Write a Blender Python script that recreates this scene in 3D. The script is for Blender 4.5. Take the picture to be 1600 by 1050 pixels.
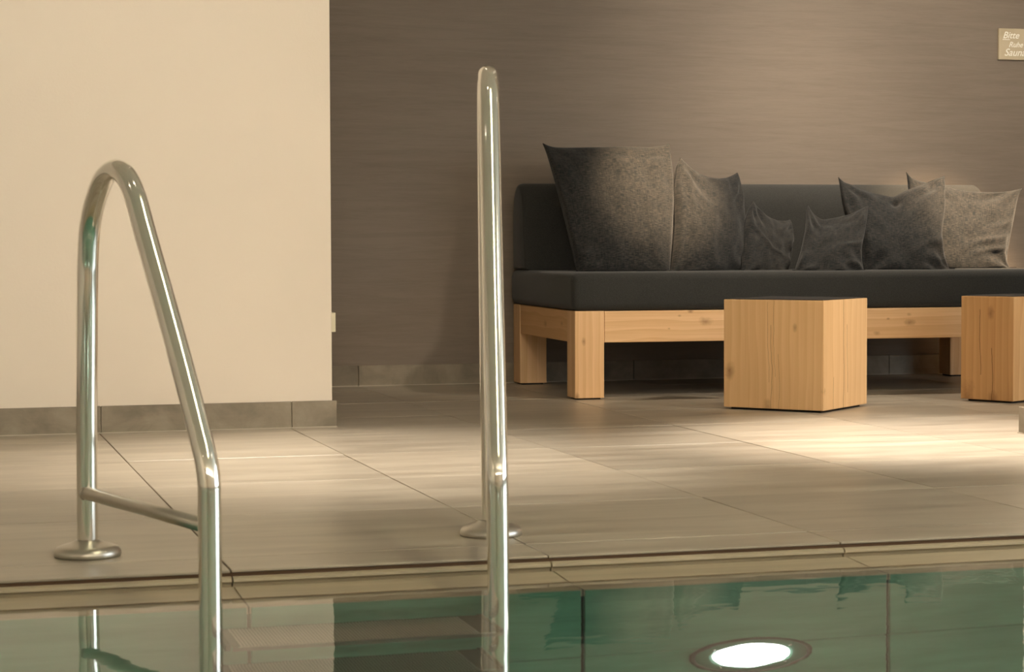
import bpy, bmesh, math, random
from mathutils import Vector, Matrix, noise
random.seed(7)
PI = math.pi
C = bpy.context.scene.collection
S = bpy.context.scene
for o in list(bpy.data.objects): bpy.data.objects.remove(o)

# ------------------------------------------------------------------ camera
F, PITCH, ROLL, YAW, HC = 3239.3, 0.045013, -0.0031522, 0.278417, 0.59
fwd = Vector((math.sin(YAW)*math.cos(PITCH), math.cos(YAW)*math.cos(PITCH), -math.sin(PITCH)))
rgt = Vector((math.cos(YAW), -math.sin(YAW), 0)); upv = rgt.cross(fwd)
R2 = rgt*math.cos(ROLL)+upv*math.sin(ROLL); U2 = -rgt*math.sin(ROLL)+upv*math.cos(ROLL)
camd = bpy.data.cameras.new('camera'); cam = bpy.data.objects.new('camera', camd); C.objects.link(cam)
camd.sensor_width = 36; camd.lens = F*36/1600; camd.clip_start = .02; camd.clip_end = 60
M = Matrix((R2, U2, -fwd)).transposed().to_4x4(); M.translation = Vector((0, 0, HC)); cam.matrix_world = M
S.camera = cam
camd.dof.use_dof = True; camd.dof.focus_distance = 6.6; camd.dof.aperture_fstop = 11

def at(x, y, ax, val):
    """world point seen at photo position (x, y) on the plane axis=val"""
    v = fwd+R2*((x-800)/F)-U2*((y-525)/F); o = Vector((0, 0, HC))
    return o+v*((val-o[ax])/v[ax])

# ------------------------------------------------------------------ world, colour
w = bpy.data.worlds.new('world'); S.world = w; w.use_nodes = True
w.node_tree.nodes['Background'].inputs[0].default_value = (.9, .8, .66, 1)
w.node_tree.nodes['Background'].inputs[1].default_value = .02
S.view_settings.view_transform = 'Standard'; S.view_settings.look = 'None'
S.view_settings.gamma = 1; S.view_settings.use_curve_mapping = False
S.view_settings.exposure = 0.0

WARM = (1, .85, .68)
def spot(name, loc, tgt, energy, angle, blend=.6, col=WARM, r=.05):
    l = bpy.data.lights.new(name, 'SPOT'); l.energy = energy; l.spot_size = math.radians(angle); l.spot_blend = blend
    l.color = col; l.shadow_soft_size = r
    o = bpy.data.objects.new(name, l); C.objects.link(o); o.location = loc
    o.rotation_euler = (Vector(tgt)-Vector(loc)).to_track_quat('-Z', 'Y').to_euler(); return o
def area(name, loc, tgt, energy, sx, sy, col):
    l = bpy.data.lights.new(name, 'AREA'); l.shape = 'RECTANGLE'; l.size = sx; l.size_y = sy; l.energy = energy; l.color = col
    o = bpy.data.objects.new(name, l); C.objects.link(o); o.location = loc
    o.rotation_euler = (Vector(tgt)-Vector(loc)).to_track_quat('-Z', 'Y').to_euler(); return o

CEIL = 2.7
# ceiling downlights: position, aim, watts, cone
AMBER = (1, .72, .45)
FLOORC = (1, .87, .74)
DL = [((2.80, 5.62), (2.90, 5.60, 0), 900, 43, .06, FLOORC),
      ((1.20, 5.55), (1.20, 5.50, 0), 400, 50, .08, FLOORC),
      ((4.45, 6.60), (4.32, 7.95, .64), 1600, 25, .04, AMBER),
      ((3.35, 6.70), (2.86, 7.90, .76), 1300, 17, .04, AMBER),
      ((3.7, 7.62), (3.7, 7.80, .3), 170, 70, .05, WARM),
      ((3.7, 6.2), (4.0, 8.386, 1.30), 370, 68, .15, WARM),
      ((4.5, 4.70), (2.7, 6.9, .15), 440, 42, .10, WARM),
      ((.75, 3.6), (.75, 6.5, .7), 225, 78, .30, WARM),
      ((-.8, 3.4), (-.6, 6.5, .9), 50, 95, .30, WARM),
      ((-1.6, .6), (-3.2, 1.0, 1.0), 150, 110, .2, WARM),  # added lamp, brightens the left wall mirrored in the tubes
      ((3.6, 2.2), (3.0, 4.6, 0), 110, 90, .30, WARM)]
DLN = ['between the pillar and the cube table', 'over the floor before the cream wall', 'over the right end of the sofa', 'over the left end of the sofa',
       'nearest the dark wall', 'over the middle cushions', 'beyond the pillar at the pool edge', 'over the ladder', 'left of the ladder',
       'added over the water to light the left wall', 'over the water right of the ladder']
for (x, y), t, e, a, r, c in DL:
    spot('downlight_beam', (x, y, CEIL-.03), t, e, a, 1.0, c, r)
area('added_uplight', (1.5, -2.35, 2.36), (1.5, -1.3, 2.7), 170, 7.0, .12, (1, .90, .72))  # added, unseen: brightens the ceiling mirrored in the slanted tubes
# daylight from the tall window in the right wall, warm strip over the water
area('window_daylight', (6.95, 1.3, 1.35), (0, 1.3, 1.35), 75, 5.0, 2.2, (.90, .96, 1.0))
area('ceiling_strip_light', (1.45, 2.1, CEIL-.05), (1.45, 2.1, 0), 22, .16, 2.6, (1, .88, .58))

# ------------------------------------------------------------------ helpers
def nodes(name):
    m = bpy.data.materials.new(name); m.use_nodes = True; nt = m.node_tree
    return m, nt, nt.nodes['Principled BSDF']
def N(nt, t, **k):
    n = nt.nodes.new(t)
    for a, b in k.items():
        if a in n.inputs: n.inputs[a].default_value = b
        else: setattr(n, a, b)
    return n
def ramp(nt, fac, stops):
    r = nt.nodes.new('ShaderNodeValToRGB'); e = r.color_ramp.elements
    while len(e) < len(stops): e.new(.5)
    for i, (p, c) in enumerate(stops): e[i].position = p; e[i].color = (*c, 1) if len(c) == 3 else c
    nt.links.new(fac, r.inputs[0]); return r.outputs[0]
def coords(nt, scale, kind='Object', world=False, loc=(0, 0, 0)):
    if world: src = nt.nodes.new('ShaderNodeNewGeometry').outputs['Position']
    else: src = nt.nodes.new('ShaderNodeTexCoord').outputs[kind]
    mp = nt.nodes.new('ShaderNodeMapping'); mp.inputs['Scale'].default_value = scale; mp.inputs['Location'].default_value = loc
    nt.links.new(src, mp.inputs[0]); return mp.outputs[0]
def noisen(nt, vec, scale, detail=4, rough=.55, dist=0):
    n = nt.nodes.new('ShaderNodeTexNoise'); n.inputs['Scale'].default_value = scale; n.inputs['Detail'].default_value = detail
    n.inputs['Roughness'].default_value = rough; n.inputs['Distortion'].default_value = dist
    nt.links.new(vec, n.inputs['Vector']); return n.outputs['Fac']
def mixc(nt, fac, a, b, mode='MIX'):
    m = nt.nodes.new('ShaderNodeMix'); m.data_type = 'RGBA'; m.blend_type = mode
    for s, v in ((m.inputs[0], fac), (m.inputs[6], a), (m.inputs[7], b)):
        if hasattr(v, 'links') or isinstance(v, bpy.types.NodeSocket): nt.links.new(v, s)
        else: s.default_value = v if not isinstance(v, tuple) else (*v, 1) if len(v) == 3 else v
    return m.outputs[2]
def bump(nt, bs, h, strength, dist=.01):
    b = nt.nodes.new('ShaderNodeBump'); b.inputs['Strength'].default_value = strength; b.inputs['Distance'].default_value = dist
    nt.links.new(h, b.inputs['Height']); nt.links.new(b.outputs[0], bs.inputs['Normal'])

def mat_tile(name, dark, mid, light, rough, jitter=.12, sx=1.2, sy=7, spec=.5):
    m, nt, bs = nodes(name)
    v = coords(nt, (sx, sy, sy), world=True)
    n1 = noisen(nt, v, 1.6, 6, .6, .4); n2 = noisen(nt, coords(nt, (6, 60, 60), world=True), 1.0, 4, .7)
    c = ramp(nt, n1, [(.28, dark), (.5, mid), (.72, light)])
    c = mixc(nt, .12, c, ramp(nt, n2, [(.3, dark), (.7, light)]))
    oi = nt.nodes.new('ShaderNodeObjectInfo')
    mr = N(nt, 'ShaderNodeMapRange'); mr.inputs[3].default_value = 1-jitter; mr.inputs[4].default_value = 1+jitter
    nt.links.new(oi.outputs['Random'], mr.inputs[0])
    vm = nt.nodes.new('ShaderNodeVectorMath'); vm.operation = 'SCALE'; nt.links.new(c, vm.inputs[0]); nt.links.new(mr.outputs[0], vm.inputs['Scale'])
    nt.links.new(vm.outputs[0], bs.inputs['Base Color'])
    rr = N(nt, 'ShaderNodeMapRange'); rr.inputs[3].default_value = rough-.05; rr.inputs[4].default_value = rough+.1
    nt.links.new(n1, rr.inputs[0]); nt.links.new(rr.outputs[0], bs.inputs['Roughness'])
    bs.inputs['Specular IOR Level'].default_value = spec
    bump(nt, bs, n2, .15, .002); return m
def mat_plain(name, col, rough, metal=0, emit=None, es=0, spec=.5):
    m, nt, bs = nodes(name); bs.inputs['Base Color'].default_value = (*col, 1); bs.inputs['Roughness'].default_value = rough
    bs.inputs['Metallic'].default_value = metal; bs.inputs['Specular IOR Level'].default_value = spec
    if emit: bs.inputs['Emission Color'].default_value = (*emit, 1); bs.inputs['Emission Strength'].default_value = es
    return m
def mat_plaster(name, col, var=.05):
    m, nt, bs = nodes(name)
    n1 = noisen(nt, coords(nt, (1, 1, 1), world=True), 2.2, 5); n2 = noisen(nt, coords(nt, (1, 1, 1), world=True), 90, 3)
    d = tuple(c*(1-var) for c in col); l = tuple(min(1, c*(1+var)) for c in col)
    nt.links.new(ramp(nt, n1, [(.3, d), (.7, l)]), bs.inputs['Base Color']); bs.inputs['Roughness'].default_value = .85
    bs.inputs['Specular IOR Level'].default_value = .2
    bump(nt, bs, n2, .12, .003); return m
def mat_brushwall(name, dark, light):
    m, nt, bs = nodes(name)
    n1 = noisen(nt, coords(nt, (.9, 1, 14), world=True), 2.4, 8, .68, .6)
    n2 = noisen(nt, coords(nt, (9, 1, 130), world=True), 1.6, 5, .7)
    n3 = noisen(nt, coords(nt, (1, 1, 1), world=True), 1.1, 3)
    mm = nt.nodes.new('ShaderNodeMath'); mm.operation = 'MULTIPLY_ADD'; mm.inputs[1].default_value = .45
    nt.links.new(n2, mm.inputs[0]); nt.links.new(n1, mm.inputs[2])
    m2 = nt.nodes.new('ShaderNodeMath'); m2.operation = 'MULTIPLY_ADD'; m2.inputs[1].default_value = .3
    nt.links.new(n3, m2.inputs[0]); nt.links.new(mm.outputs[0], m2.inputs[2])
    nt.links.new(ramp(nt, m2.outputs[0], [(.55, dark), (1.07, light)]), bs.inputs['Base Color'])
    bs.inputs['Roughness'].default_value = .62; bs.inputs['Specular IOR Level'].default_value = .35
    bump(nt, bs, n2, .2, .002); return m
def mat_wood(name, axis, light, dark, knots=(), cracks=(), seed=0.0):
    """knots: (point, radius); cracks: (across axis, position, half width, start, end) along the grain, all in object space"""
    m, nt, bs = nodes(name)
    def sc(a, b): return tuple(a if 'XYZ'[i] == axis else b for i in range(3))
    def mth(op, a, b=None, c=None):
        n = nt.nodes.new('ShaderNodeMath'); n.operation = op
        for i, v in enumerate((a, b, c)):
            if v is None: continue
            if isinstance(v, bpy.types.NodeSocket): nt.links.new(v, n.inputs[i])
            else: n.inputs[i].default_value = v
        return n.outputs[0]
    lo = (seed, seed*.7, seed*1.3)
    fine = noisen(nt, coords(nt, sc(2.5, 150), loc=lo), 1, 3, .6)
    wob = noisen(nt, coords(nt, sc(1.2, 7), loc=lo), 1.3, 4, .55, .4)
    wv = nt.nodes.new('ShaderNodeTexWave'); wv.wave_type = 'RINGS'; wv.rings_direction = axis; wv.wave_profile = 'SAW'
    wv.inputs['Scale'].default_value = 11; wv.inputs['Distortion'].default_value = 3.2; wv.inputs['Detail'].default_value = 1
    wv.inputs['Detail Scale'].default_value = .8
    nt.links.new(coords(nt, sc(.35, 1.0), loc=(.21+seed, .33, .17)), wv.inputs['Vector'])
    c = ramp(nt, wob, [(.32, tuple(.7*a+.3*b for a, b in zip(light, dark))), (.62, light)])
    c = mixc(nt, mth('MULTIPLY', wv.outputs['Fac'], .55), c, dark)
    c = mixc(nt, .22, c, ramp(nt, fine, [(.3, dark), (.6, light)]))
    tc = nt.nodes.new('ShaderNodeTexCoord').outputs['Object']
    sep = nt.nodes.new('ShaderNodeSeparateXYZ'); nt.links.new(tc, sep.inputs[0])
    jag = noisen(nt, coords(nt, sc(9, 9), loc=lo), 1.5, 4, .7)
    for (p, r) in knots:
        r *= 1.8
        v = nt.nodes.new('ShaderNodeVectorMath'); v.operation = 'DISTANCE'; v.inputs[1].default_value = p
        mp = nt.nodes.new('ShaderNodeVectorMath'); mp.operation = 'MULTIPLY'; mp.inputs[1].default_value = sc(.6, 1)
        pv = tuple(q*k for q, k in zip(p, sc(.6, 1))); v.inputs[1].default_value = pv
        nt.links.new(tc, mp.inputs[0]); nt.links.new(mp.outputs[0], v.inputs[0])
        dd = mth('MULTIPLY_ADD', jag, r*.9, v.outputs['Value'])
        f = ramp(nt, mth('DIVIDE', dd, r), [(.45, (.85,)*3), (.85, (.5,)*3), (1.5, (0,)*3)] if False else [(.30, (.85,)*3), (.55, (.45,)*3), (.95, (0,)*3)])
        c = mixc(nt, f, c, (.20, .085, .03))
    for (ax, pos, hw, a0, a1) in cracks:
        cx = sep.outputs['XYZ'.index(ax)]; g = sep.outputs['XYZ'.index(axis)]
        off = mth('SUBTRACT', cx, mth('MULTIPLY_ADD', noisen(nt, coords(nt, sc(5, 0), loc=(pos*9, 1, pos*5)), 1, 3, .6), .035, pos-.0175))
        f = mth('LESS_THAN', mth('ABSOLUTE', off), hw)
        f = mth('MULTIPLY', f, mth('MULTIPLY', mth('GREATER_THAN', g, a0), mth('LESS_THAN', g, a1)))
        c = mixc(nt, mth('MULTIPLY', f, .9), c, (.17, .08, .03))
    nt.links.new(c, bs.inputs['Base Color']); bs.inputs['Roughness'].default_value = .55
    bs.inputs['Specular IOR Level'].default_value = .3
    bump(nt, bs, fine, .12, .002); return m
def mat_fabric(name, dark, light, scale=260, stretch=.25, contrast=(.42, .66), kind='UV'):
    m, nt, bs = nodes(name)
    v = coords(nt, (stretch, 1, 1), kind=kind)
    n1 = noisen(nt, v, scale, 3, .7); n2 = noisen(nt, coords(nt, (1, .12, 1), kind=kind), scale*.7, 2, .6)
    big = noisen(nt, coords(nt, (1, 3, 1), kind=kind), 6, 3)
    a = nt.nodes.new('ShaderNodeMath'); a.operation = 'MULTIPLY_ADD'; a.inputs[1].default_value = .35
    nt.links.new(n2, a.inputs[0])
    b = nt.nodes.new('ShaderNodeMath'); b.operation = 'MULTIPLY_ADD'; b.inputs[1].default_value = .15
    nt.links.new(big, b.inputs[0]); nt.links.new(n1, b.inputs[2]); nt.links.new(b.outputs[0], a.inputs[2])
    nt.links.new(ramp(nt, a.outputs[0], [(contrast[0]+.25, dark), (contrast[1]+.25, light)]), bs.inputs['Base Color'])
    bs.inputs['Roughness'].default_value = .9; bs.inputs['Specular IOR Level'].default_value = .15
    bs.inputs['Sheen Weight'].default_value = .15
    bump(nt, bs, a.outputs[0], .35, .002); return m

FLOOR_T = mat_tile('floor_stone', (.28, .24, .185), (.385, .34, .27), (.48, .43, .35), .34)
GROUT = mat_plain('grout', (.11, .062, .032), .9)
BASE_T = mat_tile('baseboard_stone', (.14, .115, .08), (.22, .185, .135), (.31, .265, .20), .5, .16, 5, 5)
POOL_T = mat_tile('pool_stone', (.08, .21, .135), (.12, .28, .19), (.16, .35, .245), .5, .08, 2, 5)  # green of the underwater light is put into the tile colour
POOL_G = mat_plain('pool_joint', (.02, .03, .02), .9)
LEDGE = mat_tile('ledge_stone', (.28, .235, .155), (.37, .315, .215), (.45, .39, .28), .38, .05, 1.2, 12)
CREAM = mat_plaster('cream_plaster', (.75, .67, .57), .02)
WHITE = mat_plaster('ceiling_paint', (.8, .76, .68))
DARKW = mat_brushwall('brushed_brown_wall', (.172, .137, .106), (.216, .177, .140))
STEEL = mat_plain('polished_steel', (.88, .87, .82), .10, 1)
STEELB = mat_plain('satin_steel', (.55, .53, .48), .32, 1)
LW, DW = (.80, .54, .30), (.58, .325, .145)
def beam_knot(px, py, r):
    p = at(px, py, 1, 7.33)-Vector((2.3543, 7.3802, 0)); a = math.radians(2.5163)
    return ((p.x*math.cos(a)-p.y*math.sin(a), .002, p.z), r)
WOODX = mat_wood('spruce_beam', 'X', LW, DW, [beam_knot(*k) for k in ((1106, 503, .022), (1083, 487, .008), (1066, 494, .006), (1420, 504, .017), (1419, 491, .009), (1370, 520, .013), (1387, 498, .006), (1050, 514, .005))])
WOODY = mat_wood('spruce_side_beam', 'Y', (.72, .45, .22), (.52, .28, .12), [((.0, .45, .27), .02), ((.0, .2, .28), .013)], seed=.4)
WOODL = mat_wood('spruce_leg', 'Z', LW, DW, [((.008, .0, .012), .012), ((.035, 0, .22), .01)], seed=.9)
WOODZ = mat_wood('spruce_block', 'Z', (.78, .52, .275), (.62, .36, .165),
                 [((.083, -.19, .292), .013), ((-.02, -.19, .016), .022), ((-.168, -.19, .135), .022), ((.185, -.18, .075), .012)],
                 [('X', -.008, .0006, .0, .30), ('X', .004, .0004, .12, .385), ('X', .02, .0004, .0, .2), ('X', -.02, .0004, .1, .38), ('Y', -.02, .0015, .0, .388), ('Y', .012, .0011, .06, .3), ('Y', -.105, .001, .0, .12)], seed=.1)
WOODZ2 = mat_wood('spruce_block_warm', 'Z', (.74, .46, .22), (.55, .28, .11),
                 [((.015, -.18, .325), .020), ((-.08, -.18, .012), .045), ((.03, -.18, .006), .03)],
                 [('X', .02, .0011, .0, .2), ('X', -.03, .001, .1, .34)], seed=.63)
UPH = mat_fabric('charcoal_upholstery', (.025, .0255, .024), (.042, .042, .039), 400, .5, (.35, .7), 'Object')
PIL = mat_fabric('heather_fabric', (.0075, .010, .0115), (.052, .046, .040), 190, .13, (.39, .73))
SLATE = mat_plain('black_slate', (.02, .021, .023), .35)
RUBBER = mat_plain('dark_rubber', (.015, .014, .013), .8)

def obj(name, bm, m, parent=None, smooth=False, bevel=0, seg=2):
    me = bpy.data.meshes.new(name)
    if bevel:
        bmesh.ops.bevel(bm, geom=[e for e in bm.edges], offset=bevel, segments=seg, affect='EDGES', profile=.6, clamp_overlap=True)
    bmesh.ops.recalc_face_normals(bm, faces=bm.faces[:])
    bm.to_mesh(me); bm.free(); me.materials.append(m)
    if smooth:
        for p in me.polygons: p.use_smooth = True
    o = bpy.data.objects.new(name, me); C.objects.link(o)
    if parent: o.parent = parent
    return o
def box(bm, x0, x1, y0, y1, z0, z1):
    vs = [bm.verts.new((x, y, z)) for x in (x0, x1) for y in (y0, y1) for z in (z0, z1)]
    for f in ((0, 1, 3, 2), (4, 6, 7, 5), (0, 4, 5, 1), (2, 3, 7, 6), (0, 2, 6, 4), (1, 5, 7, 3)):
        bm.faces.new([vs[i] for i in f])
    return bm
def B(*a): return box(bmesh.new(), *a)
def prism(prof, x0, x1, axis='X'):
    """extrude a (y,z) profile along X"""
    bm = bmesh.new()
    a = [bm.verts.new((x0, y, z)) for y, z in prof]; b = [bm.verts.new((x1, y, z)) for y, z in prof]
    n = len(prof); bm.faces.new(a); bm.faces.new(b[::-1])
    for i in range(n): bm.faces.new((a[i], a[(i+1) % n], b[(i+1) % n], b[i]))
    return bm
def lathe(prof, seg=48):
    bm = bmesh.new(); rings = []
    for r, z in prof:
        rings.append([bm.verts.new((r*math.cos(2*PI*i/seg), r*math.sin(2*PI*i/seg), z)) for i in range(seg)])
    for a, b in zip(rings, rings[1:]):
        for i in range(seg): bm.faces.new((a[i], a[(i+1) % seg], b[(i+1) % seg], b[i]))
    if prof[0][0] > 1e-6: bm.faces.new(rings[0][::-1])
    if prof[-1][0] > 1e-6: bm.faces.new(rings[-1])
    return bm
def tube(pts, r, seg=28, cap=True):
    bm = bmesh.new(); pts = [Vector(p) for p in pts]; rings = []
    ref = None
    for i, p in enumerate(pts):
        t = (pts[min(i+1, len(pts)-1)]-pts[max(i-1, 0)]).normalized()
        if ref is None: ref = t.orthogonal().normalized()
        ref = (ref-t*ref.dot(t)).normalized(); b = t.cross(ref)
        rings.append([bm.verts.new(p+(ref*math.cos(2*PI*k/seg)+b*math.sin(2*PI*k/seg))*r) for k in range(seg)])
    for a, b in zip(rings, rings[1:]):
        for k in range(seg): bm.faces.new((a[k], a[(k+1) % seg], b[(k+1) % seg], b[k]))
    if cap: bm.faces.new(rings[0][::-1]); bm.faces.new(rings[-1])
    return bm
def catmull(P, n=8):
    P = [Vector(p) for p in P]; out = []
    for i in range(len(P)-1):
        p0, p1, p2, p3 = P[max(i-1, 0)], P[i], P[i+1], P[min(i+2, len(P)-1)]
        for k in range(n):
            t = k/n
            out.append(.5*((2*p1)+(p2-p0)*t+(2*p0-5*p1+4*p2-p3)*t*t+(3*p1-p0-3*p2+p3)*t**3))
    out.append(P[-1]); return out
def tag(o, label=None, cat=None, group=None, kind=None):
    if label: o['label'] = label
    if cat: o['category'] = cat
    if group: o['group'] = group
    if kind: o['kind'] = kind
    return o
def empty(name, loc=(0, 0, 0), rz=0):
    o = bpy.data.objects.new(name, None); C.objects.link(o); o.location = loc; o.rotation_euler = (0, 0, rz); o.empty_display_size = .1
    return o
def struct(o): o['kind'] = 'structure'; return o
def copy_of(src, loc, parent):
    c = src.copy(); C.objects.link(c); c.parent = parent; c.location = loc; return c

# ------------------------------------------------------------------ room shell
X0, X1, Y0, Y1 = -3.2, 7.0, -2.6, 8.386
YL, XL = 6.555, 1.272           # near cream wall: its front face and its right end
PE = 3.72                       # edge of the floor tiles at the pool
PW, WZ, PN, PD = 3.51, -.03, .55, -1.35   # pool far wall, water level, near wall, depth
JX = 1.134                      # a column joint
# floor slab under the tiles, with its joints
fl = struct(obj('floor', box(B(X0, X1, PE+.004, Y1+.1, -.12, -.0055), X0, X1, PE+.17, Y1+.1, -.12, -.003), GROUT))
def tile_mesh(wx, wy, t=.02, bev=.0010):
    o = obj('tile', B(-wx/2, wx/2, -wy/2, wy/2, -t, 0), FLOOR_T, None, bevel=bev, seg=1); return o
G = .003
proto = {}
def floor_tile(x0, x1, y0, y1):
    k = (round(x1-x0, 3), round(y1-y0, 3)); cx, cy = (x0+x1)/2, (y0+y1)/2
    if k not in proto: o = tile_mesh(k[0]-G, k[1]-G, .0048 if y0 == PE else .02); proto[k] = o
    else: o = proto[k].copy(); C.objects.link(o)
    o.location = (cx, cy, random.uniform(-.0004, .0004)); o.parent = fl
    o.rotation_euler = (random.uniform(-.0012, .0012), random.uniform(-.0008, .0008), 0)
rows = [PE, 3.875]+[3.875+.6*k for k in range(1, 9)]
rows = [r for r in rows if r < Y1]+[Y1]
cols = [JX+.6*k for k in range(-7, 10)]
for ya, yb in zip(rows, rows[1:]):
    for xa, xb in zip(cols, cols[1:]):
        if ya >= YL-.001 and xb < XL-.2: continue
        floor_tile(xa, xb, ya, yb)
struct(obj('floor_near', B(X0, X1, Y0, PN, -.15, 0), FLOOR_T))
struct(obj('ceiling', B(X0, X1, Y0, Y1+.1, CEIL, CEIL+.1), WHITE))
struct(obj('wall_back', B(X0, X1+.1, Y1, Y1+.1, -.1, CEIL), DARKW))
struct(obj('wall_left', B(X0-.1, X0, Y0, Y1, -.1, CEIL), CREAM))
struct(obj('trim_added_cove', B(X0, X1, Y0, -2.22, 2.28, 2.32), CREAM))  # unseen ledge made up to carry the added uplight
struct(obj('wall_near', B(X0, X1, Y0-.1, Y0, -.1, CEIL), CREAM))
struct(obj('wall_partition', B(X0, XL, YL, Y1-.002, 0, CEIL), CREAM, bevel=.004))
# right wall with the tall window opening
wr = struct(obj('wall_right', box(box(box(box(bmesh.new(), X1, X1+.1, Y0, -1.3, -.1, CEIL), X1, X1+.1, 3.9, Y1, -.1, CEIL),
                                  X1, X1+.1, -1.3, 3.9, -.1, .15), X1, X1+.1, -1.3, 3.9, 2.5, CEIL), CREAM))
wn = struct(obj('window_1', box(box(box(box(bmesh.new(), X1, X1+.06, -1.3, -1.24, .15, 2.5), X1, X1+.06, 3.84, 3.9, .15, 2.5),
                                    X1, X1+.06, -1.24, 3.84, .15, .21), X1, X1+.06, -1.24, 3.84, 2.44, 2.5), mat_plain('window_frame', (.7, .7, .68), .4)))
obj('pane', B(X1+.02, X1+.03, -1.24, 3.84, .21, 2.44), mat_plain('daylit_pane', (.8, .85, .9), .3, 0, (.88, .95, 1), 1.6), wn)
# pillar at the right edge of the photo
PX, PY = 3.262, 5.678
pil = struct(obj('wall_pillar', B(PX, PX+.42, PY-.50, PY, 0, CEIL), CREAM, bevel=.003))

# tiled baseboards
def baseboard(name, axis, fixed, a, b, step, offs, sgn, h=.085, t=.012):
    root = struct(empty(name)); c = offs
    cuts = [a]+[offs+step*k for k in range(-40, 40) if a+.02 < offs+step*k < b-.02]+[b]
    for u, v in zip(cuts, cuts[1:]):
        f0, f1 = sorted((fixed, fixed+sgn*t))
        bm = B(u+.001, v-.001, f0, f1, .001, h) if axis == 'X' else B(f0, f1, u+.001, v-.001, .001, h)
        obj('tile', bm, BASE_T, root, bevel=.0012, seg=1)
    # pale sealant line at the foot
    g = obj('sealant', B(a, b, min(fixed, fixed+sgn*(t+.003)), max(fixed, fixed+sgn*(t+.003)), 0, .0035) if axis == 'X' else
            B(min(fixed, fixed+sgn*(t+.003)), max(fixed, fixed+sgn*(t+.003)), a, b, 0, .0035), SEAL, root)
    return root
SEAL = mat_plain('sealant', (.42, .37, .29), .7)
baseboard('baseboard_left', 'X', YL, X0, XL+.013, .6, 1.138, -1)
baseboard('baseboard_return', 'Y', XL, YL+.001, Y1-.014, .6, 7.1, 1)
baseboard('baseboard_back', 'X', Y1, XL+.002, X1, .6, 1.735, -1)
baseboard('baseboard_pillar', 'Y', PX, PY-.5, PY, .6, 5.0, -1, .082, .022)
baseboard('baseboard_pillar_front', 'X', PY-.5, PX-.02, PX+.42, .6, 5.0, -1, .082, .022)

# ------------------------------------------------------------------ pool
def rim_profile():
    return [(PE-.003, -.10), (PE-.003, -.0112), (PE-.005, -.0102), (PE-.010, -.0100), (PE-.015, -.0112), (PE-.0185, -.0140),
            (PE-.0195, -.0180), (PE-.0175, -.0202), (PE-.012, -.0205), (PE-.011, -.0290), (PE-.024, -.0290), (PE-.0255, -.0262), (PE-.029, -.0252), (PE-.040, -.0256), (PE-.060, -.0266),
            (3.625, -.0286), (3.592, -.0301), (3.56, -.0320), (PW+.001, -.0345), (PW+.001, -.10)]
rim = struct(empty('trim_pool'))
for xa, xb in zip(cols, cols[1:]):
    o = obj('edge_stone', prism(rim_profile(), xa+.0015, xb-.0015), LEDGE, rim)
    for p in o.data.polygons: p.use_smooth = len(p.vertices) == 4
    o.data.set_sharp_from_angle(angle=math.radians(35))
obj('joint_bed', B(X0, X1, PW+.02, PE-.004, -.3, -.04), GROUT, rim)
pw = struct(obj('wall_pool_far', B(X0, X1, PW+.009, PW+.16, PD-.1, -.041), POOL_G))
TZ = [-.039, -.592, -1.15, PD]
pt = None
for zi, (za, zb) in enumerate(zip(TZ, TZ[1:])):
    pt = None
    for xa, xb in zip(cols, cols[1:]):
        cx = (xa+xb)/2
        if pt is None:
            pt = obj('tile', B(-.2965, .2965, PW, PW+.012, zb+.004, za-.004), POOL_T, pw, bevel=.0015, seg=1); pt.location.x = cx
        else:
            o = pt.copy(); C.objects.link(o); o.location.x = cx
struct(obj('pool_floor', B(X0, X1, PN-.1, PW+.16, PD-.1, PD), POOL_T))
struct(obj('wall_pool_near', B(X0, X1, PN-.1, PN, PD-.1, -.001), POOL_T))
struct(obj('wall_pool_left', B(X0-.1, X0, PN-.1, PE, PD-.1, -.001), POOL_T))
struct(obj('wall_pool_right', B(X1, X1+.1, PN-.1, PE, PD-.1, -.1), POOL_T))
# water surface: one real refracting sheet
m, nt, bs = nodes('water')
nt.nodes.remove(bs); gl = nt.nodes.new('ShaderNodeBsdfGlass'); gl.inputs['IOR'].default_value = 1.333; gl.inputs['Roughness'].default_value = 0
nt.links.new(gl.outputs[0], nt.nodes['Material Output'].inputs[0])
wn1 = noisen(nt, coords(nt, (1, 1.5, 1), world=True), 7, 2, .5)
bb = nt.nodes.new('ShaderNodeBump'); bb.inputs['Strength'].default_value = .045; bb.inputs['Distance'].default_value = .01
nt.links.new(wn1, bb.inputs['Height']); nt.links.new(bb.outputs[0], gl.inputs['Normal'])
bm = bmesh.new(); vs = [bm.verts.new(p) for p in ((X0, PN, WZ), (X1, PN, WZ), (X1, 3.63, WZ), (X0, 3.63, WZ))]; bm.faces.new(vs)
me = bpy.data.meshes.new('water'); bm.to_mesh(me); bm.free(); me.materials.append(m)
wat = bpy.data.objects.new('pool_water', me); C.objects.link(wat); struct(wat)

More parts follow.
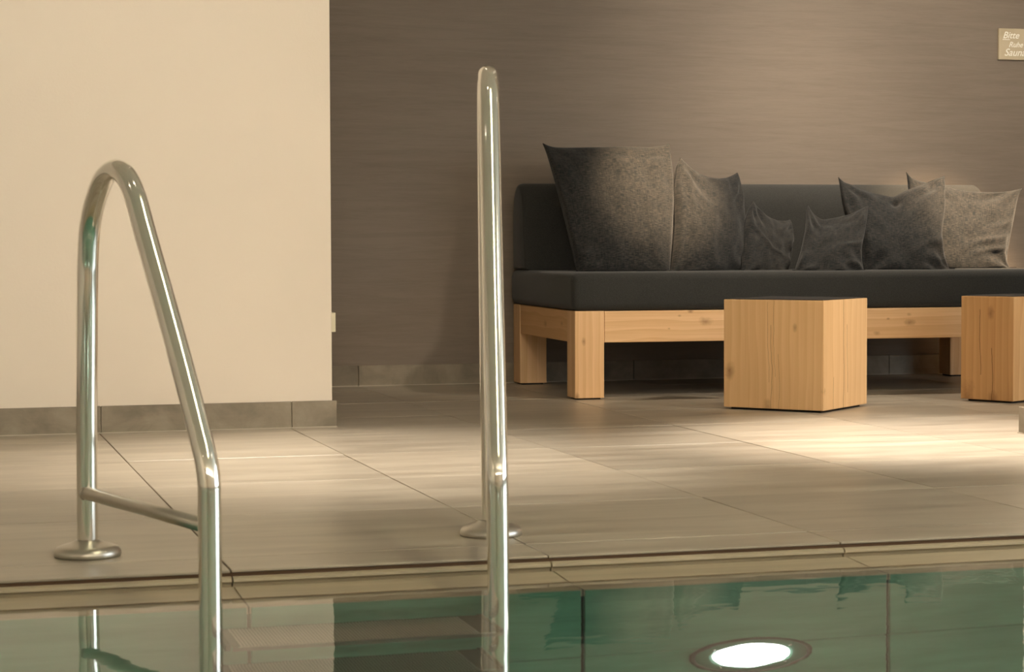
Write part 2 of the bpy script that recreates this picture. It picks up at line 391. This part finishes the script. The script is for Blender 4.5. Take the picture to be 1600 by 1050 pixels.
# underwater lamps
LENS = mat_plain('lit_lens', (1, 1, 1), .3, 0, (1, .99, .95), 40)
def pool_lamp(loc, rz, label, power):
    t = empty('underwater_lamp', loc, rz)
    tag(t, label, 'lamp')
    # built facing -Y
    def L(name, prof, m, p=t):
        o = obj(name, lathe(prof), m, p, smooth=True); o.rotation_euler = (PI/2, 0, 0); return o
    L('housing_ring', [(.118, -.006), (.122, .004), (.119, .008), (.113, .009), (.111, .004), (.111, -.006)], mat_ring)
    L('face_plate', [(.111, -.006), (.111, .004), (.085, .007), (.076, .007), (.076, -.006)], mat_face)
    ln = L('lens', [(.075, -.005), (.075, .007), (.06, .012), (.03, .015), (.0001, .016)], LENS)
    for a in (.6, 2.5, 4.0, 5.5):
        s = obj('screw', lathe([(.004, 0), (.004, .008), (.0001, .009)], 12), STEEL, t, smooth=True)
        s.rotation_euler = (PI/2, 0, 0); s.location = (.094*math.cos(a), 0, .094*math.sin(a))
    if power <= 0: return t
    l = bpy.data.lights.new('added_lamp_glow', 'AREA'); l.shape = 'DISK'; l.size = .14; l.energy = power; l.color = (.80, 1, .88)
    o = bpy.data.objects.new('added_lamp_glow', l); C.objects.link(o); o.parent = t; o.location = (0, -.03, 0); o.rotation_euler = (PI/2, 0, 0)
    return t
mat_ring = mat_plain('lamp_ring_dark', (.03, .028, .02), .5)
mat_face = mat_plain('lamp_plate', (.10, .22, .16), .4)
pool_lamp((1.456, PW-.001, -.657), 0, 'lit round underwater lamp with a dark ring in the green pool wall', 0)
for x, nth in ((-1.5, 'leftmost'), (.8, 'second from the left'), (2.6, 'third from the left'), (4.6, 'rightmost')):  # unseen lamps added to light the far pool wall
    pool_lamp((x, PN+.001, -.66), PI, nth+' added round underwater lamp in the near pool wall', 75)['group'] = 'added underwater lamps in the near pool wall'

# ------------------------------------------------------------------ ceiling lamps
for ((x, y), t, e, a, r, c), where in zip(DL, DLN):
    d = empty('ceiling_downlight', (x, y, CEIL)); tag(d, 'small round recessed ceiling downlight '+where, 'lamp', 'recessed ceiling downlights')
    obj('trim_ring', lathe([(.055, 0), (.055, -.006), (.04, -.008), (.04, 0)], 32), STEELB, d, smooth=True)
    obj('lens', lathe([(.0395, 0), (.0395, -.004), (.0001, -.005)], 32), mat_plain('downlight_glow', (1, 1, 1), .4, 0, WARM, 25), d)
cv = obj('ceiling_light_strip', B(1.36, 1.54, .78, 3.42, CEIL-.04, CEIL), mat_plain('strip_glow', (1, 1, 1), .5, 0, (1, .84, .5), 3.2))
tag(cv, 'long warm ceiling light strip above the water', 'lamp')

# ------------------------------------------------------------------ pool ladder
SLOT = mat_plain('tread_slot_shade', (.16, .16, .13), .4, .6)  # plate colour darkened to stand for shade in open slots
BRK = mat_plain('dark_bracket', (.06, .075, .05), .5)
lad = empty('pool_ladder', (.704, 3.74, 0)); tag(lad, 'polished steel pool ladder with two bent handrails of unequal height', 'ladder')
def LP(p): return Vector(p)-Vector((.704, 3.74, 0))
def rail_pts(A, Bp, sz, lean=0):
    A, Bp = Vector(A), Vector(Bp); d = (Bp-A).normalized()
    return [LP((A.x+d.x*s+lean*max(z, 0), A.y+d.y*s, z)) for s, z in sz]
LA, LB = (.297, 3.98, 0), (.458, 3.44, 0)
left = [(.006, .0), (.008, .15), (.013, .327), (.022, .5), (.027, .567), (.041, .627), (.071, .674), (.114, .711), (.168, .724), (.219, .710), (.262, .670),
        (.313, .595), (.381, .497), (.447, .400), (.498, .321), (.530, .269), (.553, .230), (.564, .195), (.5655, .155), (.5655, -.03), (.5655, -.3), (.5655, -.75), (.5655, -.98)]
R0, R1 = (1.103, 4.017, 0), (.958, 3.442, 0)
right = [(.0, .0), (.0, .25), (.002, .5), (.006, .68), (.014, .76), (.034, .83), (.068, .882), (.115, .908), (.168, .911), (.215, .887), (.25, .845),
         (.29, .775), (.36, .63), (.43, .485), (.49, .36), (.530, .279), (.556, .230), (.571, .195), (.576, .155), (.5765, -.03), (.5765, -.3), (.5765, -.75), (.5765, -.98)]
obj('handrail', tube(catmull(rail_pts(LA, LB, left)), .0195, 40), STEEL, lad, smooth=True)
obj('handrail', tube(catmull(rail_pts(R0, R1, right, -.0075)), .0193, 40), STEEL, lad, smooth=True)
for p in ((.299, 3.974), (1.103, 4.017)):
    o = obj('base_flange', lathe([(.0615, .0), (.063, .003), (.0622, .010), (.058, .0165), (.049, .0205), (.034, .0245), (.0235, .029), (.0205, .0315), (.0190, .029)], 64), STEELB, lad, smooth=True)
    o.location = LP((p[0], p[1], .0005))
for pts, a, b in ((left, LA, LB), (right, R0, R1)):
    A, Bp = Vector(a), Vector(b); d = (Bp-A).normalized()
    s0, s1 = .004, .555
    P = [LP(A+d*s+Vector((-.018 if a is LA else .0, 0, z))) for s, z in ((s0, .119), (s0+.01, .120), (.3, .119), (s1, .117))]
    P = [LP((A.x+d.x*s+(0), A.y+d.y*s-(.020 if s < .1 else .0), .121-.004*s)) for s in (.0, .01, .3, s1)]
    o = obj('cross_brace', tube(P, .0125, 24), STEELB, lad, smooth=True)
    # rounded welded end on the deck side
    e = obj('brace_collar', lathe([(.0145, -.004), (.0150, .0), (.0135, .004), (.0001, .006)], 24), STEELB, o, smooth=True)
    e.location = P[0]; e.rotation_euler = (-d).to_track_quat('Z', 'Y').to_euler()
for k, z in enumerate((-.158, -.425, -.69, -.95)):
    y0, y1, x0, x1 = 3.290, 3.452, .474, .922
    o = obj('tread', box(box(box(box(bmesh.new(), x0, x1, y0, y1, z-.003, z-.0005), x0, x1, y0, y0+.0025, z-.028, z+.0004),
            x0, x1, y1-.0025, y1, z-.028, z-.0005), x0+.004, x0+.006, y0, y1, z-.028, z), SLOT, lad)
    o.location = LP((0, 0, 0))
    if k < 3:
        bm = bmesh.new(); n = 72
        for i in range(n):
            x = x0+.016+(x1-x0-.055)*i/(n-1); box(bm, x-.0019, x+.0019, y0+.006, y1-.006, z-.0006, z+.0016)
        box(bm, x0+.01, x1-.01, y0, y0+.004, z-.004, z+.0018)
        tag(obj('tread_ridges', bm, STEELB, o), kind='stuff')
    for sx, xx in ((1, .922), (-1, .474)):
        q = obj('bracket', B(min(xx, xx+sx*.009), max(xx, xx+sx*.009), y0+.02, y1+.006, z-.04, z+.004), BRK, lad, bevel=.001, seg=1); q.location = LP((0, 0, 0))

# ------------------------------------------------------------------ sofa bench
SR = -math.radians(2.5163)
SL, SD, LG, ZT, ZB = 2.047, .985, .114, .333, .214
sofa = empty('sofa_bench', (2.3543, 7.3802, 0), SR)
tag(sofa, 'long low spruce bench with charcoal seat pad and backrest along the dark wall', 'sofa')
for lx, ly in ((0, 0), (SL-LG, 0), (0, SD-LG), (SL-LG, SD-LG)):
    lg = obj('leg', B(lx, lx+LG, ly, ly+LG, .006, ZT), WOODL, sofa, bevel=.003)
    obj('glide', B(lx+.012, lx+LG-.012, ly+.012, ly+LG-.012, 0, .0065), RUBBER, lg)
obj('front_beam', B(LG+.0015, SL-LG-.0015, .002, .06, ZB, ZT-.001), WOODX, sofa, bevel=.0025)
obj('rear_beam', B(LG+.0015, SL-LG-.0015, SD-.06, SD-.002, ZB, ZT-.001), WOODX, sofa, bevel=.0025)
for x in (.002, SL-.06):
    obj('side_beam', B(x, x+.058, LG+.0015, SD-LG-.0015, ZB, ZT-.001), WOODY, sofa, bevel=.0025)
obj('seat_board', B(.05, SL-.05, .05, SD-.05, ZT-.03, ZT-.004), RUBBER, sofa)
def rounded_pad(x0, x1, y0, y1, z0, z1, r, bulge=.006):
    bm = B(x0, x1, y0, y1, z0, z1)
    bmesh.ops.bevel(bm, geom=bm.edges[:], offset=r, segments=5, affect='EDGES', profile=.5)
    cx, cy, cz = (x0+x1)/2, (y0+y1)/2, (z0+z1)/2
    return bm
obj('seat_pad', rounded_pad(-.012, SL+.01, -.008, SD, ZT+.001, .4765, .028), UPH, sofa, smooth=True)
# backrest: rounded wedge profile extruded along the bench
def back_prof():
    P = [(.965, .478), (.971, .56), (.971, .65)]
    for k in range(1, 15):
        a = PI*k/15; P.append((.8775+.0935*math.cos(a), .675+.160*math.sin(a)**.85))
    P += [(.780, .64), (.767, .56), (.757, .478)]
    return P
bp = back_prof()
bm = bmesh.new(); secs = []
def shrink(f): 
    cy, cz = .875, .62
    return [(cy+(y-cy)*f, max(.478, cz+(z-cz)*f)) for y, z in bp]
for x, f in ((-.006, .90), (-.004, .955), (.004, .985), (.016, 1), (.6, 1), (1.2, 1), (1.8, 1), (SL-.016, 1), (SL-.004, .985), (SL+.004, .955), (SL+.006, .9)):
    secs.append([bm.verts.new((x, y, z)) for y, z in shrink(f)])
for a, b in zip(secs, secs[1:]):
    for i in range(len(a)): bm.faces.new((a[i], a[(i+1) % len(a)], b[(i+1) % len(a)], b[i]))
bm.faces.new(secs[0]); bm.faces.new(secs[-1][::-1])
br = obj('backrest', bm, UPH, sofa, smooth=True); br.data.set_sharp_from_angle(angle=math.radians(50))

# ------------------------------------------------------------------ cushions
ZS = .4765
def curve(pts, t):
    """point at fraction t along a smooth chain of points"""
    n = len(pts)-1
    L = [0]
    for a, b in zip(pts, pts[1:]): L.append(L[-1]+(b-a).length)
    d = t*L[-1]; i = 0
    while i < n-1 and d > L[i+1]: i += 1
    k = (d-L[i])/max(1e-9, L[i+1]-L[i])
    p0, p1, p2, p3 = pts[max(i-1, 0)], pts[i], pts[i+1], pts[min(i+2, n)]
    return .5*((2*p1)+(p2-p0)*k+(2*p0-5*p1+4*p2-p3)*k*k+(3*p1-p0-3*p2+p3)*k**3)
def cushion(TL, TR, BL, BR, top, right, bot, left, T, label, seed=0, dents=(), wr=.006, folds=()):
    """corners are (photo x, photo y, depth Y); top / right / bot / left list the seam points between the corners;
    the seam is a closed loop in space, the two faces swell from it"""
    n = 72
    def chain(a, mids, b):
        out = [at(a[0], a[1], 1, a[2])]
        for k, q in enumerate(mids):
            t = math.hypot(q[0]-a[0], q[1]-a[1])/(math.hypot(q[0]-a[0], q[1]-a[1])+math.hypot(q[0]-b[0], q[1]-b[1]))
            out.append(at(q[0], q[1], 1, a[2]*(1-t)+b[2]*t))
        out.append(at(b[0], b[1], 1, b[2])); return out
    cT = chain(TL, top, TR); cR = chain(TR, right, BR); cB = chain(BL, bot, BR); cL = chain(TL, left, BL)
    tl, tr, bl, br_ = cT[0], cT[-1], cB[0], cB[-1]
    nrm = ((tr-tl)+(br_-bl)).cross((tl-bl)+(tr-br_)).normalized()
    if nrm.y > 0: nrm = -nrm
    c = (bl+br_)/2; c.z = ZS
    W = ((tr-tl).length+(br_-bl).length)/2; H = ((tl-bl).length+(tr-br_).length)/2
    S1 = [((i/n)+.55*(math.sin((i/n-.5)*PI)/2+.5))/1.55 for i in range(n+1)]
    eT = [curve(cT, a) for a in S1]; eB = [curve(cB, a) for a in S1]
    eL = [curve(cL, 1-b) for b in S1]; eR = [curve(cR, 1-b) for b in S1]
    bm = bmesh.new(); uvl = bm.loops.layers.uv.new('UVMap')
    def P(i, j, side):
        a, b = S1[i], S1[j]; u, v = 2*a-1, 2*b-1
        p = eB[i]*(1-b)+eT[i]*b+eL[j]*(1-a)+eR[j]*a-(bl*(1-a)*(1-b)+br_*a*(1-b)+tl*(1-a)*b+tr*a*b)
        prof = max(0, (1-u**2)*(1-v**2))
        th = T*(prof**.44)*(1+.22*(-v)*(1-u*u))
        wv = 0
        for cu, cv in ((-1, 1), (1, 1), (-1, -1), (1, -1)):
            du, dv = u-cu, v-cv; r = math.hypot(du, dv); an = math.atan2(dv*-cv, du*-cu)
            wv += math.sin(an*10+seed*1.7+cu+2*cv+2.5*noise.noise(Vector((u*2, v*2, seed))))*math.exp(-((r-.5)/.3)**2)
        nz = noise.noise(Vector((u*2.2+seed*3.1, v*2.2, seed)))+.4*noise.noise(Vector((u*5+seed, v*3.1, seed*2)))
        e = wr*wv+.011*nz
        for (fu, fv, ang, ln, wd, amp) in folds:       # long soft folds
            x_ = (u-fu)*math.cos(ang)+(v-fv)*math.sin(ang); y_ = -(u-fu)*math.sin(ang)+(v-fv)*math.cos(ang)
            y_ += .05*math.sin(x_*5)
            e += amp*math.exp(-(x_/ln)**2-(y_/wd)**2)
        q = p+nrm*((th+e*min(1, prof*5)) if side > 0 else -th)
        for du_, dv_, s, amp in dents:
            q = q-nrm*(amp if side > 0 else -amp*.3)*math.exp(-(((u-du_)/s)**2+((v-dv_)/s)**2))
        if q.z < ZS+.001: q.z = ZS+.001
        return q-c
    grid = {}
    for side in (1, -1):
        for i in range(n+1):
            for j in range(n+1):
                if side == -1 and (i in (0, n) or j in (0, n)): grid[(side, i, j)] = grid[(1, i, j)]; continue
                grid[(side, i, j)] = bm.verts.new(P(i, j, side))
        for i in range(n):
            for j in range(n):
                f = bm.faces.new([grid[(side, i, j)], grid[(side, i+1, j)], grid[(side, i+1, j+1)], grid[(side, i, j+1)]])
                for lp, (a, b) in zip(f.loops, ((i, j), (i+1, j), (i+1, j+1), (i, j+1))):
                    lp[uvl].uv = (S1[a]*W/.5+seed*.37, S1[b]*H/.5)
    o = obj('cushion', bm, PIL, None, smooth=True); o.location = c
    # corded seam round the edge
    loop = eT+eR[::-1][1:]+eB[::-1][1:]+eL[1:]
    loop = [Vector((q.x, q.y, max(q.z, ZS+.002)))-c for q in loop]
    obj('seam', tube(loop, .0011, 6, False), SEAM, o, smooth=True)
    tag(o, label, 'cushion', 'heathered cushions lined up on the sofa')
    return o
SEAM = mat_plain('seam_thread', (.02, .021, .022), 1, spec=.05)
PB = 432
cushion((848, 224, 8.00), (1046, 225, 7.97), (902, PB, 7.74), (1046, PB, 7.68),
        [(866, 231), (905, 232), (960, 231), (1010, 231), (1032, 229)], [(1048, 245), (1052, 290), (1051, 350), (1048, 400)], [(975, PB+2)],
        [(856, 245), (868, 285), (880, 330), (893, 385)], .075,
        'largest square cushion, brown-lit, at the left end of the sofa', 1, wr=.002, folds=((-.8, -.72, .2, .35, .05, .008), (-.7, -.86, .1, .3, .04, .008)))
cushion((1063, 247, 7.90), (1152, 270, 8.04), (1046, PB, 7.70), (1158, PB, 7.80),
        [(1072, 259), (1086, 270), (1108, 279), (1130, 279), (1143, 275)], [(1155, 290), (1158, 330), (1159, 380)], [(1100, PB+2)],
        [(1058, 262), (1053, 300), (1054, 350), (1050, 400)], .075,
        'tall narrow-looking blue-grey cushion turned sideways, right of the largest cushion', 2, wr=.005, folds=((-.55, .55, -.5, .45, .10, .010),))
cushion((1176, 314, 7.92), (1234, 343, 8.0), (1159, PB, 7.74), (1227, PB, 7.80),
        [(1182, 325), (1193, 337), (1210, 345), (1224, 346)], [(1236, 360), (1236, 390), (1231, 415)], [(1195, PB+2)],
        [(1169, 330), (1162, 360), (1159, 395)], .05,
        'smallest cushion with one pointed ear, third from the left on the sofa', 3, wr=.004, folds=((-.3, .0, -.5, .8, .07, .008),))
cushion((1262, 320, 7.74), (1357, 322, 7.70), (1238, PB, 7.56), (1352, PB, 7.50),
        [(1269, 333), (1280, 344), (1286, 346), (1300, 343), (1325, 337), (1344, 328)], [(1355, 338), (1351, 365), (1346, 390), (1347, 412)], [(1295, PB+2)],
        [(1259, 338), (1257, 362), (1250, 395)], .05,
        'small cushion with a dipped top between two ears, in front of a larger one', 4, wr=.005, folds=((.6, -.2, .15, .4, .08, .007), (.7, -.75, -.1, .3, .07, .008)))
cushion((1310, 277, 7.86), (1476, 275, 7.82), (1345, PB, 7.68), (1492, PB, 7.62),
        [(1318, 285), (1332, 291), (1352, 300), (1375, 306), (1394, 309), (1412, 300), (1438, 290), (1460, 281)], [(1476, 295), (1475, 330), (1471, 365), (1475, 400), (1482, 420)], [(1420, PB+2)],
        [(1313, 292), (1318, 320), (1330, 370), (1340, 410)], .07,
        'medium cushion with a pinched dent in its top, second from the right', 5, dents=((.02, .72, .09, .022), (.72, .86, .12, .022)), wr=.006,
        folds=((.08, .6, 1.4, .22, .05, .010), (.75, -.35, .3, .4, .08, .009), (.85, -.7, .1, .3, .07, .009)))
cushion((1416, 269, 7.98), (1598, 294, 7.95), (1440, PB, 7.88), (1588, PB, 7.84),
        [(1425, 279), (1440, 284), (1475, 292), (1505, 299), (1540, 301), (1570, 300), (1586, 297)], [(1590, 308), (1583, 340), (1576, 376), (1572, 405), (1577, 420)], [(1510, PB+2)],
        [(1419, 285), (1422, 320), (1430, 380)], .065,
        'pale brown-lit cushion at the right end, partly behind its neighbour', 6, wr=.007,
        folds=((.5, -.2, .35, .5, .06, .009), (.6, -.4, .3, .45, .05, .009), (.75, .15, .5, .3, .06, .008), (.7, -.8, .2, .3, .05, .009)))

# ------------------------------------------------------------------ stools (solid spruce blocks)
def block_table(front, a, wl, wr_, H, label, wood=None):
    """front = nearest bottom corner, a = angle, wl / wr_ = lengths of the left and right faces"""
    ca, sa = math.cos(a), math.sin(a)
    Ld = Vector((-ca, sa, 0)); Rd = Vector((sa, ca, 0)); o3 = Vector((*front, 0))
    ctr = o3+Ld*wl/2+Rd*wr_/2
    t = empty('block_table', ctr, -a)        # local X = -Ld, local Y = Rd
    tag(t, label, 'table', 'spruce block tables by the sofa')
    obj('block', B(-wl/2, wl/2, -wr_/2, wr_/2, .008, H), wood or WOODZ, t, bevel=.0028)
    obj('top_plate', B(-wl/2+.007, wl/2-.007, -wr_/2+.007, wr_/2-.007, H-.004, H+.0025), SLATE, t, bevel=.001, seg=1)
    obj('plinth', B(-wl/2+.02, wl/2-.02, -wr_/2+.02, wr_/2-.02, 0, .0085), RUBBER, t)
    return t
block_table((2.982, 6.539), .8447, .382, .380, .388, 'solid spruce cube table with slate top, fully in view before the sofa')
f2 = at(1583, 631, 2, 0); l2 = at(1501, 626, 2, 0)
v2 = l2-f2; a2 = math.atan2(v2.y, -v2.x)
block_table((f2.x, f2.y), a2, v2.length, .36, .388, 'spruce block table at the right edge, cut by the pillar', WOODZ2)

# ------------------------------------------------------------------ sign and socket
sp = at(1561, 44, 1, Y1-.012); sq = at(1561, 93, 1, Y1-.012)
sg = empty('wall_sign', (sp.x+.11, Y1-.006, (sp.z+sq.z)/2)); tag(sg, 'small beige sign with white handwriting high on the dark wall', 'sign')
hh = (sp.z-sq.z)/2
obj('plate', B(-.11, .11, -.006, .0055, -hh, hh), mat_tile('sign_wood', (.42, .34, .22), (.52, .44, .30), (.6, .52, .38), .5, 0, 3, 3), sg, bevel=.003)
INK = mat_plain('chalk_ink', (.92, .9, .82), .6)
def text(s, x, z, size):
    cu = bpy.data.curves.new('lettering', 'FONT'); cu.body = s; cu.size = size; cu.extrude = .0003; cu.offset = .0003; cu.shear = .35; cu.resolution_u = 4
    o = bpy.data.objects.new('lettering', cu); C.objects.link(o); dg = bpy.context.evaluated_depsgraph_get()
    me = bpy.data.meshes.new_from_object(o.evaluated_get(dg)); bpy.data.objects.remove(o); me.materials.append(INK)
    o = bpy.data.objects.new('lettering', me); C.objects.link(o); o.parent = sg; o.location = (x, -.0066, z); o.rotation_euler = (PI/2, 0, 0)
text('Bitte', -.092, .026, .042); text('Ruhe', -.062, -.013, .034); text('Sauna', -.084, -.052, .046)
obj('underline', B(-.092, -.055, -.0068, -.006, .019, .0215), INK, sg)
zc = at(517, 502, 1, YL+.10).z; zh = .031
so = empty('wall_socket', (XL, YL+.045, zc)); tag(so, 'white socket plate on the end face of the cream wall', 'socket')
obj('cover_plate', B(0, .0140, -.038, .038, -.031, .031), mat_plain('ivory_plastic', (.62, .56, .42), .4), so, bevel=.0015)
o = obj('outlet', lathe([(.019, .0141), (.020, .0150), (.017, .0151), (.016, .0143), (.0001, .0143)], 24), mat_plain('ivory_plastic_inner', (.55, .5, .38), .5), so, smooth=True); o.rotation_euler = (0, PI/2, 0)
